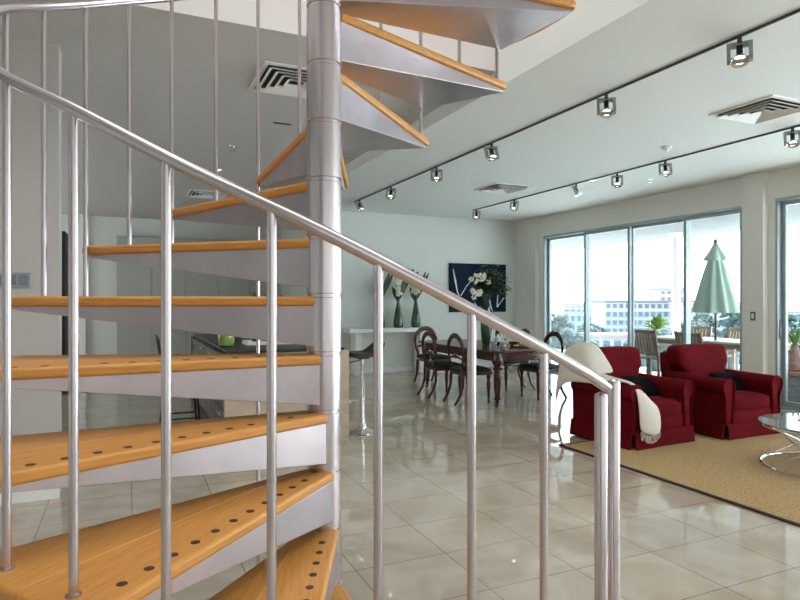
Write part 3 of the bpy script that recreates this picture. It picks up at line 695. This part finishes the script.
def armchair(label, loc, rz=0):
    """faces -y, footprint .88 wide x .86 deep, origin at centre of base"""
    t = thing('armchair', label, 'armchair', loc, rz, 'red armchairs')
    b = bm_(); box(b, -.36, .36, -.36, .38, .10, .27); soft(b, (0, -.355, .20), (.60, .07, .20), .03, 4); obj('base', b, RED, t, bevel=.01)
    for s in (-1, 1):                              # rolled arms
        pr = []
        for i in range(15):                        # roll
            a = rad(-75+ (255)*i/14); pr.append((s*(.365+.085*cos(a)), .525+.085*sin(a)))
        prof = [(s*.29, .14), (s*.415, .14), (s*.415, .46)]+pr+[(s*.29, .48)]
        b = bm_(); rings = []
        for y, dz, sc in ((-.385, -.006, .90), (-.392, -.004, .97), (-.385, 0, 1), (-.1, .004, 1), (.15, .012, 1), (.35, .02, .98), (.385, .02, .9)):
            rings.append([(s*.35+(x-s*.35)*sc, y, .36+(z-.36)*sc+(dz if z > .45 else 0)) for x, z in prof])
        loft(b, rings); ar = obj('armrest', b, RED, t, ang=50)
        b = bm_(); ppts = [(s*.315, -.395, .16)]+[(x*.985+s*.005, -.396, z) for x, z in pr[2:]][::-1]+[(s*.405, -.395, .40), (s*.405, -.395, .16)]
        tube(b, ppts if True else ppts, .006, 6); obj('piping', b, RED, ar)
    b = bm_(); soft(b, (0, .36, .50), (.80, .13, .66), .05, 6, fn=lambda p: Vector((p.x, p.y+.10*max(0, (p.z+.1)), p.z))); obj('back_frame', b, RED, t)
    b = bm_(); soft(b, (0, -.06, .345), (.575, .66, .15), .05, 8, .02); sc = obj('seat_cushion', b, RED, t)
    for z in (.295, .40):
        b = bm_(); hx, hy = .286, .328; tube(b, [(x, y-.06, z) for x, y, _ in rrect(hx, hy, .04, 0)], .005, 6, closed=True); obj('piping', b, RED, sc)
    b = bm_(); soft(b, (0, .245, .650), (.60, .20, .49), .05, 9, .012, fn=lambda p: Vector((p.x*(1+.26*min(1, max(0, (p.z+.02)/.07))), p.y+.20*p.z, p.z))); obj('back_cushion', b, RED, t)
    b = bm_(); e = .012                            # pleated skirt, open corner pleats
    for x0, x1, y0, y1 in ((-.40, .40, -.412, -.395), (-.435, -.418, -.39, .385), (.418, .435, -.39, .385), (-.40, .40, .385, .402)):
        n = 10; ax = abs(x1-x0) > abs(y1-y0)
        rr_ = []
        for i in range(n+1):
            tt = i/n; wv = .005*sin(tt*9)+.006*(abs(2*tt-1)**6)
            if ax: x = x0+(x1-x0)*tt; o_ = -1 if y0 < 0 else 1; rr_.append([(x, y0+wv*o_+.014*o_, .017), (x, y1+wv*o_+.014*o_, .017), (x, y1, .165), (x, y0, .165)])
            else: y = y0+(y1-y0)*tt; o_ = -1 if x0 < 0 else 1; rr_.append([(x0+wv*o_+.014*o_, y, .017), (x1+wv*o_+.014*o_, y, .017), (x1, y, .165), (x0, y, .165)])
        loft(b, rr_)
    obj('skirt', b, RED, t)
    b = bm_(); tube(b, [(x, y, .166) for x, y, _ in rrect(.425, .402, .02, 0)], .006, 6, closed=True); obj('skirt_piping', b, RED, t)
    return t
a1 = armchair('red rolled-arm armchair draped with a cream throw, the one nearer the newel post', (4.645, 4.62, 0), .06)
dup(a1, (5.82, 4.53, 0), 0, 'red rolled-arm armchair beside the coffee table, without a throw')
def cushion(label, loc, rot):
    b = bm_(); soft(b, (0, 0, 0), (.46, .10, .26), .05, 8, .02)
    o = tag(obj('cushion', b, DOTS, loc=loc), label, 'cushion', 'black dotted cushions'); o.rotation_euler = rot; return o
cushion('black dotted cushion on the throw-draped armchair', (4.74, 4.59, .50), (rad(-42), rad(6), rad(6)))
cushion('black dotted cushion on the armchair beside the coffee table', (5.92, 4.50, .49), (rad(-42), rad(4), rad(4)))

# throw: a draped sheet over back corner and left arm of the first armchair
def cloth(name, rows, th, m, parent=None, sub=2):
    """rows: list of lists of points; thickened sheet"""
    b = bm_(); V = [[b.verts.new(p) for p in r] for r in rows]
    for i in range(len(V)-1):
        for j in range(len(V[0])-1): b.faces.new((V[i][j], V[i+1][j], V[i+1][j+1], V[i][j+1]))
    o = obj(name, b, m, parent, ang=180)
    s_ = o.modifiers.new('sub', 'SUBSURF'); s_.levels = sub; s_.render_levels = sub
    k = o.modifiers.new('thick', 'SOLIDIFY'); k.thickness = th; k.offset = 1
    return o
A = Vector((4.645, 4.62, 0))
th_ = thing('throw_blanket', 'cream fringed throw blanket draped over the armchair nearer the newel post', 'blanket', (A.x-.3, A.y, .6))
inv = Matrix.Translation(-Vector(th_.location))
# front fall: over the arm and down its inner front; back sheet: over the back corner and the rear of the arm
rows1 = []
path = [(-.475, -.02, .40), (-.478, -.08, .56), (-.40, -.12, .655), (-.33, -.20, .665), (-.27, -.29, .62), (-.235, -.36, .50), (-.215, -.425, .40), (-.205, -.445, .30), (-.20, -.455, .20)]
def strip(cl, hw, dirs, wob=.006):
    R_ = []
    for i, (p, d) in enumerate(zip(cl, dirs)):
        p = Vector(p); d = Vector(d).normalized()
        R_.append([A+p+d*(hw[i]*(j/3-1))+Vector((0, 0, wob*sin(j*1.9+i))) for j in range(7)])
    return R_
back = cloth('drape', [
    [A+Vector(p) for p in ((-0.250, .56, .55), (-0.250, .53, 0.890), (-0.250, .42, 0.957), (-0.250, .21, 0.950), (-0.230, .10, 0.800), (-0.195, .02, .672))],
    [A+Vector(p) for p in ((-0.320, .56, .55), (-0.320, .53, 0.885), (-0.320, .42, 0.952), (-0.320, .21, 0.945), (-0.300, .10, 0.797), (-0.265, .02, .672))],
    [A+Vector(p) for p in ((-0.395, .56, .55), (-0.395, .53, 0.870), (-0.395, .42, 0.937), (-0.395, .21, 0.930), (-0.375, .10, 0.788), (-0.340, .02, .672))],
    [A+Vector(p) for p in ((-0.455, .56, .55), (-0.455, .53, 0.800), (-0.455, .42, 0.867), (-0.455, .21, 0.860), (-0.435, .10, 0.746), (-0.400, .02, .672))],
    [A+Vector(p) for p in ((-.515, .52, .42), (-.515, .48, .66), (-.52, .38, .70), (-.515, .24, .68), (-.49, .08, .65), (-.44, -.06, .655))],
    [A+Vector(p) for p in ((-.53, .50, .30), (-.54, .45, .48), (-.54, .34, .56), (-.53, .21, .58), (-.51, .05, .58), (-.485, -.09, .59))],
], .010, THROW, th_)
front = cloth('drape', [
    [A+Vector(p) for p in ((-.48, -.05, .58), (-.46, -.02, .62), (-.40, .04, .67), (-.30, .06, .665), (-.24, .05, .62))],
    [A+Vector(p) for p in ((-.45, -.14, .62), (-.42, -.12, .64), (-.36, -.08, .65), (-.29, -.05, .64), (-.23, -.03, .58))],
    [A+Vector(p) for p in ((-.39, -.28, .635), (-.36, -.27, .645), (-.31, -.25, .635), (-.25, -.22, .60), (-.19, -.19, .50))],
    [A+Vector(p) for p in ((-.345, -.40, .60), (-.32, -.40, .60), (-.27, -.40, .585), (-.21, -.38, .53), (-.13, -.34, .455))],
    [A+Vector(p) for p in ((-.34, -.43, .46), (-.31, -.445, .46), (-.26, -.455, .45), (-.19, -.46, .42), (-.10, -.44, .40))],
    [A+Vector(p) for p in ((-.335, -.44, .30), (-.30, -.455, .29), (-.24, -.465, .27), (-.17, -.465, .25), (-.09, -.455, .27))],
    [A+Vector(p) for p in ((-.33, -.445, .19), (-.295, -.46, .17), (-.24, -.47, .15), (-.17, -.47, .13), (-.10, -.46, .17))],
], .010, THROW, th_)
b = bm_()
for i in range(26):
    t_ = i/25; p = A+Vector((-.33+.23*t_, -.455-.012*sin(PI*t_), .185-.045*sin(PI*t_)))
    tube(b, [p, p+Vector((random.uniform(-.008, .008), -.006, -.035)), p+Vector((random.uniform(-.012, .012), -.004, -.07))], .0028, 5)
fg = obj('fringe', b, THROW, th_)
for o in (back, front, fg): o.matrix_parent_inverse = inv

# coffee table
cf = thing('coffee_table', 'round glass-topped coffee table on crossed chrome hoops at the right edge', 'coffee table', (5.23, 3.09, .016))
b = bm_(); lathe(b, [(.475, .352), (.48, .356), (.48, .362), (.475, .366)], n=64); obj('glass_top', b, mat('tinted table glass', (.55, .62, .60), .03, trans=.75, spec=.8), cf)
b = bm_(); tube(b, [(.455*cos(2*PI*i/48), .455*sin(2*PI*i/48), .338) for i in range(48)], .010, 8, closed=True, flat=1.3); obj('top_ring', b, CHROME, cf)
b = bm_(); tube(b, [(.46*cos(2*PI*i/48), .46*sin(2*PI*i/48), .012) for i in range(48)], .012, 8, closed=True, flat=.8); obj('base_ring', b, CHROME, cf)
for i in range(6):
    a = i*PI/3+rad(155); c_ = a+rad(118) if i % 2 == 0 else a-rad(118); b = bm_()
    tube(b, [(.455*cos(a), .455*sin(a), .015), (.30*cos((a+c_)/2+(a-c_)*.17), .30*sin((a+c_)/2+(a-c_)*.17), .175), (.45*cos(c_), .45*sin(c_), .338)], .011, 8, flat=.6); obj('leg', b, CHROME, cf)
mg = thing('magazine', 'white open magazine on the coffee table', 'magazine', (5.33, 3.20, .383), .5)
b = bm_(); box(b, -.11, .11, -.15, .15, 0, .008); obj('pages', b, PAPER, mg, bevel=.002)
b = bm_(); box(b, -.09, -.01, -.12, .02, .008, .009); box(b, .02, .09, .0, .12, .008, .009); obj('printed_picture', b, GREYM, mg, smooth=False)
dish = thing('silver_dish', 'scalloped silver dish on the coffee table', 'dish', (5.22, 2.98, .383))
b = bm_(); rings = []
for r, z in ((.04, 0), (.07, .006), (.12, .03), (.15, .05), (.146, .052), (.11, .034), (.06, .01), (.003, .008)):
    rings.append([(r*(1+.06*cos(9*2*PI*k/72))*cos(2*PI*k/72), r*(1+.06*cos(9*2*PI*k/72))*sin(2*PI*k/72), z) for k in range(72)])
loft(b, rings); obj('bowl', b, CHROME, dish)

# ================================================================ TERRACE
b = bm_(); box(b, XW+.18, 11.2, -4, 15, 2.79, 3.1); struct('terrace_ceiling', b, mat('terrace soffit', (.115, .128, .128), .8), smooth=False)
tcol = thing('terrace_column', 'slim white round column on the terrace behind the sliding doors', 'column', (10.35, 9.05, -.03))
b = bm_(); lathe(b, [(.12, 0), (.12, .02), (.075, .022), (.075, 2.8), (.12, 2.802), (.12, 2.819)], n=28); obj('shaft', b, WHITE, tcol)
bl = thing('glass_balustrade', 'clear glass terrace balustrade with a thin metal top rail', 'balustrade', (10.75, 5, -.03))
b = bm_(); tube(b, [(0, -8, 1.21), (0, 9.8, 1.21)], .022, 10); obj('top_rail', b, ALU, bl)
b = bm_(); box(b, -.03, .03, -8, 9.8, 0, .08); obj('bottom_channel', b, ALU, bl, bevel=.003)
for i in range(12):
    b = bm_(); y0 = -8+i*1.48; box(b, -.006, .006, y0, y0+1.46, .08, 1.19); obj('glass_panel', b, GLASS2, bl, smooth=False)
um = thing('parasol', 'closed pale green canvas parasol standing at the terrace table', 'parasol', (8.88, 6.98, -.03))
b = bm_(); lathe(b, [(.02, 0), (.02, 2.36), (.028, 2.37), (.028, 2.42), (.012, 2.44)], n=14); obj('pole', b, GREYM, um)
b = bm_(); rings = []
def fold(r, z, k=10, amp=.16, tw=0): return [(r*(1+amp*cos(k*2*PI*j/80+tw))*cos(2*PI*j/80), r*(1+amp*cos(k*2*PI*j/80+tw))*sin(2*PI*j/80), z) for j in range(80)]
for r, z, am in ((.315, 1.22, .13), (.318, 1.25, .13), (.28, 1.42, .12), (.215, 1.70, .11), (.14, 1.98, .10), (.095, 2.14, .08), (.05, 2.25, .04)): rings.append(fold(r, z, 10, am, z*1.2))
loft(b, rings); obj('canopy', b, CANVAS, um, ang=70)
b = bm_(); loft(b, [fold(.16, 2.08, 5, .18), fold(.165, 2.10, 5, .16), fold(.09, 2.24, 5, .08), fold(.03, 2.37, 5, .02)]); obj('top_flap', b, CANVAS, um, ang=70)
b = bm_(); lathe(b, [(.24, 0), (.24, .05), (.05, .07), (.03, .15)], n=28); obj('base', b, GREYM, um)
ot = thing('terrace_table', 'long pale-topped timber terrace table under the parasol', 'table', (9.02, 6.95, -.03))
b = bm_(); box(b, -.42, .42, -1.0, 1.35, .735, .765); obj('tabletop', b, TABTOP, ot, bevel=.004)
b = bm_(); box(b, -.36, .36, -.94, 1.29, .66, .735); obj('apron', b, TIMBER, ot, bevel=.003)
for x in (-.33, .33):
    for y in (-.90, 1.25): b = bm_(); box(b, x-.035, x+.035, y-.035, y+.035, 0, .66); obj('leg', b, GREYM, ot, bevel=.003)
def ochair(label, loc, rz):
    t = thing('terrace_chair', label, 'chair', loc, rz, 'timber terrace chairs')   # faces +x
    b = bm_()
    for i in range(6): box(b, -.22+i*.074, -.16+i*.074, -.22, .22, .42, .44)
    obj('seat', b, TIMBER, t, bevel=.003)
    Mb = Matrix.Translation((-.22, 0, .44)) @ Matrix.Rotation(rad(-12), 4, 'Y'); b = bm_()
    box(b, -.015, .015, -.24, .24, .43, .49, M=Mb); box(b, -.015, .015, -.24, .24, .06, .10, M=Mb)
    for i in range(7): box(b, -.009, .009, -.20+i*.06, -.155+i*.06, .10, .43, M=Mb)
    box(b, -.018, .018, -.255, -.215, 0, .50, M=Mb); box(b, -.018, .018, .215, .255, 0, .50, M=Mb); obj('backrest', b, TIMBER, t, bevel=.003)
    for s in (-1, 1):
        b = bm_(); box(b, -.27, .25, s*.25-.03, s*.25+.03, .63, .655); obj('armrest', b, TIMBER, t, bevel=.004)
        for x in (-.21, .21): b = bm_(); box(b, x-.02, x+.02, s*.235-.02, s*.235+.02, 0, .63 if x > 0 else .44); obj('leg', b, TIMBER, t, bevel=.002)
    return t
oc = ochair('slatted timber terrace chair left of the door mullion, its back to the window', (8.34, 7.75, -.03), .12)
dup(oc, (8.34, 6.78, -.03), -.05, 'slatted timber terrace chair right of the door mullion, its back to the window')
dup(oc, (9.78, 7.40, -.03), PI, 'slatted timber terrace chair on the far side of the terrace table, behind the parasol pole')
dup(oc, (9.80, 8.25, -.03), PI+.2, 'slatted timber terrace chair at the far side near the tall pot plant')
def potplant(name, label, cat, loc, pr, ph, nb, L, wd, up=.5, pm=POT, lm=LEAFB, trunk=0):
    t = thing(name, label, cat, loc)
    b = bm_(); lathe(b, [(pr*.7, 0), (pr*.75, .01), (pr, ph*.9), (pr*1.06, ph), (pr*.9, ph), (pr*.85, ph*.9), (.002, ph*.88)], n=24); obj('pot', b, pm, t)
    z0 = ph*.88
    if trunk: b = bm_(); tube(b, [(0, 0, z0), (.02, .01, z0+trunk*.5), (0, 0, z0+trunk)], [.05, .035, .03], 8); obj('trunk', b, TIMBER, t)
    b = bm_()
    for k in range(nb):
        a = k*2.399; e = up+(1.45-up)*random.random(); blade(b, (.02*cos(a), .02*sin(a), z0+trunk-.01*(trunk > 0)), (cos(a)*cos(e), sin(a)*cos(e), sin(e)), L*random.uniform(.7, 1.1), wd, .45, 6)
    obj('leaves', b, lm, t); return t
potplant('potted_plant', 'small bushy plant in a blue grey pot outside the sliding door', 'potted plant', (10.15, 9.75, -.03), .19, .40, 60, .30, .06)
potplant('potted_palm', 'tall bright green potted palm on the terrace left of the slim column', 'potted plant', (9.72, 8.98, -.03), .17, .35, 70, .60, .07, .5, trunk=.5)
potplant('potted_shrub', 'small green shrub beyond the terrace table', 'potted plant', (10.42, 7.85, -.03), .14, .55, 50, .26, .05)
# planter beyond the right-hand door with bulb-based plant
pb = thing('stone_planter', 'dark stacked-stone planter with a terracotta coping outside the right-hand window', 'planter', (8.75, 5.05, -.03))
b = bm_(); box(b, -.30, .30, -.9, .62, 0, .38); obj('stone_base', b, SLATE, pb, bevel=.008)
b = bm_(); box(b, -.33, .33, -.93, .65, .38, .43); obj('coping', b, TERRA, pb, bevel=.005)
pq = thing('potted_agave', 'spiky plant with a swollen base standing on the stone planter', 'potted plant', (8.60, 5.50, .40))
b = bm_(); lathe(b, [(.09, 0), (.12, .02), (.13, .09), (.10, .18), (.055, .27), (.045, .34), (.03, .36)], n=20); obj('bulb', b, mat('pinkish bark', (.34, .22, .19), .8, noise=(14, (.2, .11, .09), (1, 1, 3))), pq)
b = bm_()
for k in range(22):
    a = k*2.399; e = .35+1.0*random.random(); blade(b, (0, 0, .34), (cos(a)*cos(e), sin(a)*cos(e), sin(e)), random.uniform(.35, .62), .035, .35, 6)
obj('leaves', b, LEAFB, pq)

# ================================================================ CITY BEYOND
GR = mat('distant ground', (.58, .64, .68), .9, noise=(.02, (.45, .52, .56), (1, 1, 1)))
sbox('ground', 11.3, 900, -500, 900, -22, -20, m=GR)
BW = mat('pale facade', (.26, .29, .33), .8); BWIN = mat('dark window band', (.06, .09, .13), .5); BR = mat('slate roof', (.08, .10, .13), .7); BP = mat('pink brown roof', (.26, .17, .15), .8); BLW = mat('white facade', (.34, .36, .38), .8)
def building(label, x, y, wid, dep, h, fl, m=BW, rm=BR, nw=8, rz=-rad(24.29)):
    t = thing('building', label, 'building', (x, y, -20), rz)
    b = bm_(); box(b, -wid/2, wid/2, 0, dep, 0, h); obj('walls', b, m, t, smooth=False)
    b = bm_(); box(b, -wid/2-.6, wid/2+.6, -.8, dep+.6, h, h+1.0); obj('roof', b, rm, t, bevel=.1)
    fh = h/fl; b = bm_()
    for i in range(fl):
        for j in range(nw):
            x0 = -wid/2+wid*(j+.18)/nw; box(b, x0, x0+wid*.64/nw, -.12, .02, fh*i+fh*.3, fh*i+fh*.82)
    obj('windows', b, BWIN, t, smooth=False)
    b = bm_()
    for i in range(1, fl): box(b, -wid/2-.3, wid/2+.3, -1.2, 0, fh*i-.2, fh*i+.15)
    obj('balconies', b, BLW, t, smooth=False)
building('long pale apartment building with a dark flat roof in the distance', 197.0, 185.4, 37, 18, 20.3, 6, BW, BR, 14)
building('tall white tower block rising behind the apartment building', 271.0, 239.8, 13, 12, 27, 8, BLW, BR, 4)
building('low pale house with a pinkish roof at far right beyond the planter', 187.6, 118.3, 22, 12, 18.4, 4, BLW, BP, 7)
building('low cream house with a flat roof beyond the parasol', 201.0, 156.1, 26, 12, 19.5, 4, BLW, BP, 8)
building('low pale house among trees behind the far left window pane', 208.4, 235.1, 24, 12, 19.0, 4, BW, BP, 8)
building('pale low warehouse in front of the apartment building', 120.6, 126.6, 24, 10, 11, 3, BLW, BP, 8)
TREE = mat('blue green tree foliage', (.028, .050, .046), .95, noise=(.6, (.05, .075, .07), (1, 1, 1))); TRUNK = mat('trunk', (.1, .08, .07), .9)
def tree(label, x, y, h, wdt, nb=110):
    t = thing('tree', label, 'tree', (x, y, -20), 0, 'distant trees')
    b = bm_(); lathe(b, [(.5, 0), (.3, h*.6)], n=8); obj('trunk', b, TRUNK, t)
    b = bm_()
    for _ in range(nb):
        a = random.uniform(0, 2*PI); q = random.random(); e = random.random(); blob(b, (wdt*.46*q**.5*cos(a)*(1-.6*e*e), wdt*.46*q**.5*sin(a)*(1-.6*e*e), h*(.4+.55*e)), wdt*random.uniform(.05, .10), (1, 1, .85), 1, .25)
    obj('crown', b, TREE, t)
tl = [(90.9, 112.6, 19.0, 10.8), (81.0, 95.1, 16.0, 11.7), (98.3, 126.8, 17.3, 10.8), (134.5, 149.9, 14.5, 12.6), (66.1, 79.9, 12.0, 10.8), (97.0, 94.5, 13.6, 10.8), (117.7, 109.2, 14.6, 11.7), (89.7, 80.2, 12.0, 9.0), (134.0, 112.9, 16.1, 11.7), (147.5, 119.9, 18.7, 10.8), (162.3, 122.1, 21.0, 10.8), (129.7, 95.1, 20.0, 9.9), (107.6, 83.1, 14.0, 10.8), (144.7, 94.9, 18.7, 10.8), (121.1, 77.0, 15.5, 9.9), (161.0, 98.5, 18.3, 10.8), (70.2, 67.0, 8.0, 9.0), (83.7, 68.6, 9.8, 9.9)]
names = ['at the far left of the view', 'behind the second pane from left', 'at the very left of the glass', 'in front of the low house', 'low, in the left pane', 'under the apartment building', 'right part below the apartment building', 'behind the slim column', 'left of the parasol', 'tall, just left of the parasol', 'tall and pointed right of the parasol', 'beside the column right of the parasol', 'beneath the parasol', 'in the right-hand window', 'low in the right-hand window', 'at the right edge of the view', 'low and near under the apartment building', 'low and near left of the parasol']
for (x, y, h, wd), nm in zip(tl, names): tree('distant blue green tree '+nm, x, y, h, wd)
